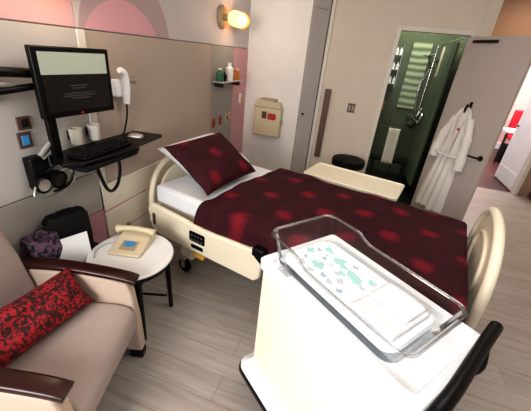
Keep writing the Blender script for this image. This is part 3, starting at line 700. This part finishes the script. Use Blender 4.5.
# ------------------------------------------------------------------ headwall equipment
# monitor on arm
mn = thing('wall_monitor', 'black wall mounted monitor with half dark screen', 'monitor', (-1.46, 1.31, 1.47), math.radians(-3))
b = B(); box(b, -.02, .012, -.215, .215, -.165, .160); fr = obj('monitor_frame', b, 'black', mn, .006)
b = B(); box(b, .0125, .0145, -.188, .188, .038, .137); obj('glare_strip', b, 'glare', fr, label='pale grey green glare painted on upper part of screen')  # reflected glare painted as a pale, faintly glowing strip
b = B(); box(b, .0125, .0145, -.188, .188, -.137, .038); obj('screen_dark', b, 'screen', fr)
b = B()
for w, z in ((.05, -.015), (.04, -.027), (.09, -.052), (.10, -.064), (.06, -.076)): box(b, .0145, .0150, -w, w, z-.003, z+.003)
obj('screen_text', b, 'dimtext', fr)
b = B(); box(b, .012, .0135, -.012, .004, -.156, -.148); obj('brand_dot', b, 'red', fr)  # plain red brand dot on the bezel, not an indicator lamp
ar = thing('monitor_arm', 'black and silver wall arm holding the monitor and keyboard tray', 'arm', (WX, 1.0, 1.48))
b = B(); box(b, 0, .03, -.14, -.04, -.10, .06); obj('wall_plate', b, 'black', ar, .008)
b = B(); tube(b, [(.05, -.22, .02), (.05, -.06, .035), (.07, .1, .03), (.10, .22, .02)], .022); tube(b, [(.05, -.22, -.05), (.06, -.04, -.045), (.09, .2, -.02)], .016); obj('arm_link', b, 'black', ar)
b = B(); box(b, .055, .075, -.20, .05, -.028, -.006); obj('arm_rod', b, 'gauge', ar, .006)
b = B(); box(b, .095, .12, .12, .17, -.41, .02); tube(b, [(.11, .145, .0), (.13, .28, .02)], .02, sm=False); obj('mast', b, 'black', ar, .006)
kt = thing('keyboard_tray', 'black keyboard tray swung out below the monitor', 'tray', (0, 0, 1.085))
b = B(); prism(b, [(-1.56, 1.15), (-1.40, 1.09), (-1.33, 1.16), (-1.29, 1.53), (-1.345, 1.60), (-1.37, 1.88), (-1.585, 1.84), (-1.585, 1.3)], 'z', -.012, .012); obj('tray_board', b, 'black', kt, .006)
b = B(); prism(b, rrect(-1.435, -1.30, 1.13, 1.54, .02), 'z', -.035, -.012); obj('wrist_rest', b, 'blackm', kt, .008)
b = B(); box(b, -1.54, -1.50, 1.13, 1.18, -.03, .02); obj('tray_bracket', b, 'black', kt, .004)
kb = thing('keyboard', 'black keyboard lying on the tray', 'keyboard', (-1.415, 1.36, 1.098), math.radians(4))
b = B(); box(b, -.06, .065, -.19, .19, 0, .016); kbo = obj('keyboard_case', b, 'black', kb, .005)
b = B()
for i in range(14):
    for j in range(5): box(b, -.052+j*.022, -.035+j*.022, -.178+i*.0255, -.158+i*.0255, .016, .022)
split_obj('key', b, 'blackm', kbo)
mo_ = thing('mouse', 'grey computer mouse on the far end of the tray', 'mouse', (-1.47, 1.72, 1.097), .3)
b = B(); grid(b, lambda u, v: ((u-.5)*.095, (v-.5)*.055, .026*(max(0, 1-(2*u-1)**2)*max(0, 1-(2*v-1)**2))**.4), 14, 12); obj('mouse_shell', b, 'gauge', mo_)
for nm, y, lab in (('cup', 1.33, 'cream cup holder on the wall behind the keyboard tray'), ('cup', 1.46, 'pale cup holder on the wall right of the cream one')):
    t = thing(nm, lab, 'cup', (WX+.045, y, 1.12), group='cup holders on the wall'); b = B(); lathe(b, [(.02, -.0), (.03, .0), (.036, .09), (.031, .09), (.026, .01)], n=24); obj('cup_body', b, 'lightstrip' if y > 1.4 else 'towel', t)
    b = B(); box(b, -.045, -.03, -.02, .02, .02, .07); obj('wall_clip', b, 'dark', t)
# wall gauge cluster
g = thing('blood_pressure_gauge', 'black and silver wall gauge with coiled tubing under the tray', 'gauge', (WX, 1.10, 1.02))
b = B(); box(b, 0, .06, -.07, .03, -.05, .09); obj('gauge_mount', b, 'black', g, .01)
b = B(); tube(b, [(.08, -.03, .10), (.09, .03, .16)], .018, sm=False); tube(b, [(.07, -.01, .08), (.10, .06, .14)], .009, sm=False); obj('bracket', b, 'gauge', g)
for (y, z, r) in ((-.045, -.055, .045), (.045, -.055, .05)):
    b = B(); lathe(b, [(r*.9, .03), (r, .05), (r, .085), (r*.85, .09), (r*.8, .084)], (0, y, z), 28, 'x'); d = obj('gauge_dial', b, 'black', g)
    b = B(); lathe(b, [(r*.72, .0842), (r*.72, .087), (r*.3, .088)], (0, y, z), 24, 'x'); obj('dial_face', b, 'gauge' if y < 0 else 'dark', d)
b = B(); tube(b, [(.06, .02, -.04), (.09, .10, -.0), (.10, .12, -.07), (.08, .06, -.12), (.08, -.04, -.13), (.09, -.11, -.10), (.08, -.09, -.05)], .006); obj('tubing', b, 'gauge', g)
b = B(); tube(b, [(.06, .0, .0), (.10, .09, .06), (.10, .13, .0), (.10, .08, -.09), (.08, .0, -.11)], .007); obj('tubing', b, 'black', g)
lp = tag(obj('cable_loop', (lambda b: (tube(b, [(-1.34, 1.24, 1.05), (-1.35, 1.27, .96), (-1.36, 1.31, .88), (-1.38, 1.37, .845), (-1.40, 1.44, .87), (-1.42, 1.49, .95), (-1.44, 1.50, 1.05)], .010), b)[1])(B()), 'black'), 'thick black cable hanging in a loop below the keyboard tray', 'cable')
# otoscope
o_ = thing('otoscope', 'white wall mounted otoscope handset right of the monitor', 'handset', (WX, 1.715, 1.405))
b = B(); box(b, 0, .05, -.03, .04, -.06, .05); obj('wall_cradle', b, 'bwhite', o_, .012)
b = B(); tube(b, [(.07, .02, -.10), (.075, .025, .0), (.08, .01, .08), (.085, -.03, .11)], 0, n=14, rr=lambda t: .020+.006*math.sin(t*PI)); obj('handset_grip', b, 'bwhite', o_)
b = B(); lathe(b, [(.012, -.045), (.02, .0), (.022, .03), (.004, .05)], (.08, .065, .045), 16, 'y'); obj('scope_head', b, 'gauge', o_)
b = B(); tube(b, [(.07, .02, -.10), (.06, .022, -.18), (.03, .02, -.28), (.02, .01, -.31)], .006); obj('cord', b, 'dark', o_)
# outlets
def outlet(y, z, lab, plate, face, hh=.045, x=WX):
    t = thing('wall_outlet', lab, 'outlet', (x, y, z), group='outlets on the headwall'); b = B(); box(b, 0, .008, -.033, .033, -hh, hh); obj('plate', b, plate, t, .002)
    b = B(); box(b, .008, .013, -.018, .018, -hh*.6, hh*.6); obj('socket', b, face, t, .002)
outlet(1.085, 1.272, 'dark outlet plate left of the monitor, upper one', 'brown', 'dark', .032)
outlet(1.070, 1.190, 'dark outlet plate with blue insert below the monitor arm', 'brown', 'bluelabel', .04)
outlet(1.075, 1.02, 'red outlet in a dark plate left of the wall gauge', 'brown', 'red', .06)
outlet(3.13, .935, 'red outlet above the bed head, left one of the red pair', 'red', 'brown', .05)
outlet(3.30, .94, 'red outlet above the bed head, right one of the red pair', 'red', 'brown', .05)
outlet(3.47, .95, 'beige outlet right of the red outlets above the bed', 'sharps', 'brown', .04)
outlet(3.57, .965, 'beige outlet nearest the pink wall strip', 'sharps', 'orange', .04)
outlet(3.86, 1.14, 'white outlet plate on the pink wall strip', 'white', 'lightstrip', .06, WX+.004)
# glass shelf with bottles
s_ = thing('wall_shelf', 'narrow grey shelf on the headwall holding small bottles', 'shelf', (WX, 3.35, 1.38))
b = B(); box(b, 0, .13, -.26, .32, -.012, 0); obj('shelf_board', b, 'closet', s_, .003)
b = B(); box(b, 0, .10, -.2, -.19, -.06, -.012); box(b, 0, .10, .24, .25, -.06, -.012); split_obj('bracket', b, 'dark', s_)
def bottle(y, r, h, m, capm, lab, x=.065, cat='bottle', name='small_bottle'):
    t = thing(name, lab, cat, (WX+x, y, 1.38), group='small bottles on the wall shelf'); b = B(); lathe(b, [(r*.9, 0), (r, .01), (r, h*.7), (r*.45, h*.82), (r*.45, h*.88)], n=20); obj('bottle_body', b, m, t)
    b = B(); lathe(b, [(r*.5, h*.88), (r*.5, h), (r*.3, h)], n=16); obj('cap', b, capm, t)
bottle(3.14, .038, .13, 'green_b', 'white', 'green bottle at the left end of the wall shelf')
bottle(3.24, .028, .09, 'blackm', 'dark', 'short black bottle on the wall shelf')
bottle(3.37, .045, .18, 'white', 'white', 'tall white bottle in the middle of the wall shelf')
bottle(3.50, .032, .10, 'orange', 'red', 'orange bottle right of the white bottle')
bottle(3.60, .03, .12, 'orange', 'white', 'orange bottle with white cap at the right end of the shelf')
# sconces
def sconce(y, z, lab, length=.20):
    t = thing('wall_sconce', lab, 'lamp', (WX, y, z), group='wall lamps'); b = B(); lathe(b, [(.10, 0), (.105, .012), (.09, .03), (.03, .035), (.03, .075)], n=36, axis='x'); obj('back_plate', b, 'sharpsd', t)
    b = B(); lathe(b, [(.045, -.02), (.065, -.015), (.072, .05), (.072, length-.02), (.06, length)], (.13, .02, 0), 28, 'y'); obj('lamp_shade', b, 'shade', t)
    b = B(); lathe(b, [(.03, .0), (.08, .005), (.08, .03), (.02, .032)], (.13, length+.02, 0), 28, 'y'); obj('end_cap', b, 'orange', t)
    l = bpy.data.lights.new('sconce_light', 'POINT'); l.energy = 4.5; l.color = (1, .82, .66); l.shadow_soft_size = .08
    lo = bpy.data.objects.new('sconce_light', l); COL.objects.link(lo); lo.location = (WX+.30, y+.12, z); return t
sconce(3.27, 1.975, 'glowing wall lamp above the shelf with bottles')
sconce(1.20, 1.95, 'glowing wall lamp over the monitor at the top edge')

# ------------------------------------------------------------------ lights
def area(name, loc, tgt, sx, sy, e, col=(1, 1, 1)):
    l = bpy.data.lights.new(name, 'AREA'); l.shape = 'RECTANGLE'; l.size = sx; l.size_y = sy; l.energy = e; l.color = col
    o = bpy.data.objects.new(name, l); COL.objects.link(o); o.location = loc
    o.rotation_euler = (Vector(tgt)-Vector(loc)).to_track_quat('-Z', 'Y').to_euler(); return o
area('key_light', (-.9, -1.3, 1.7), (-.05, 1.3, .5), 1.3, 1.1, 68, (1, .97, .93))  # key area lamp added behind the camera, out of view
area('ceiling_light', (.4, 1.6, 2.72), (.4, 1.7, 0), 1.2, 1.2, 20, (1, .96, .91))
area('hall_light', (3.0, 7.6, 2.7), (3.0, 7.6, 0), 3.0, 2.5, 190, (1, .95, .93))
area('lobby_light', (1.9, 5.0, 2.72), (1.9, 5.0, 0), .6, .6, 12, (1, .74, .58))
area('shower_light', (.5, 5.0, 2.7), (.5, 5.0, 0), .6, .9, 22, (1, .98, .85))
w = bpy.data.worlds.new('world'); SC.world = w; w.use_nodes = True
w.node_tree.nodes['Background'].inputs[0].default_value = (.85, .9, 1, 1); w.node_tree.nodes['Background'].inputs[1].default_value = .55
SC.view_settings.view_transform = 'Standard'; SC.view_settings.look = 'Medium High Contrast'; SC.view_settings.exposure = 0
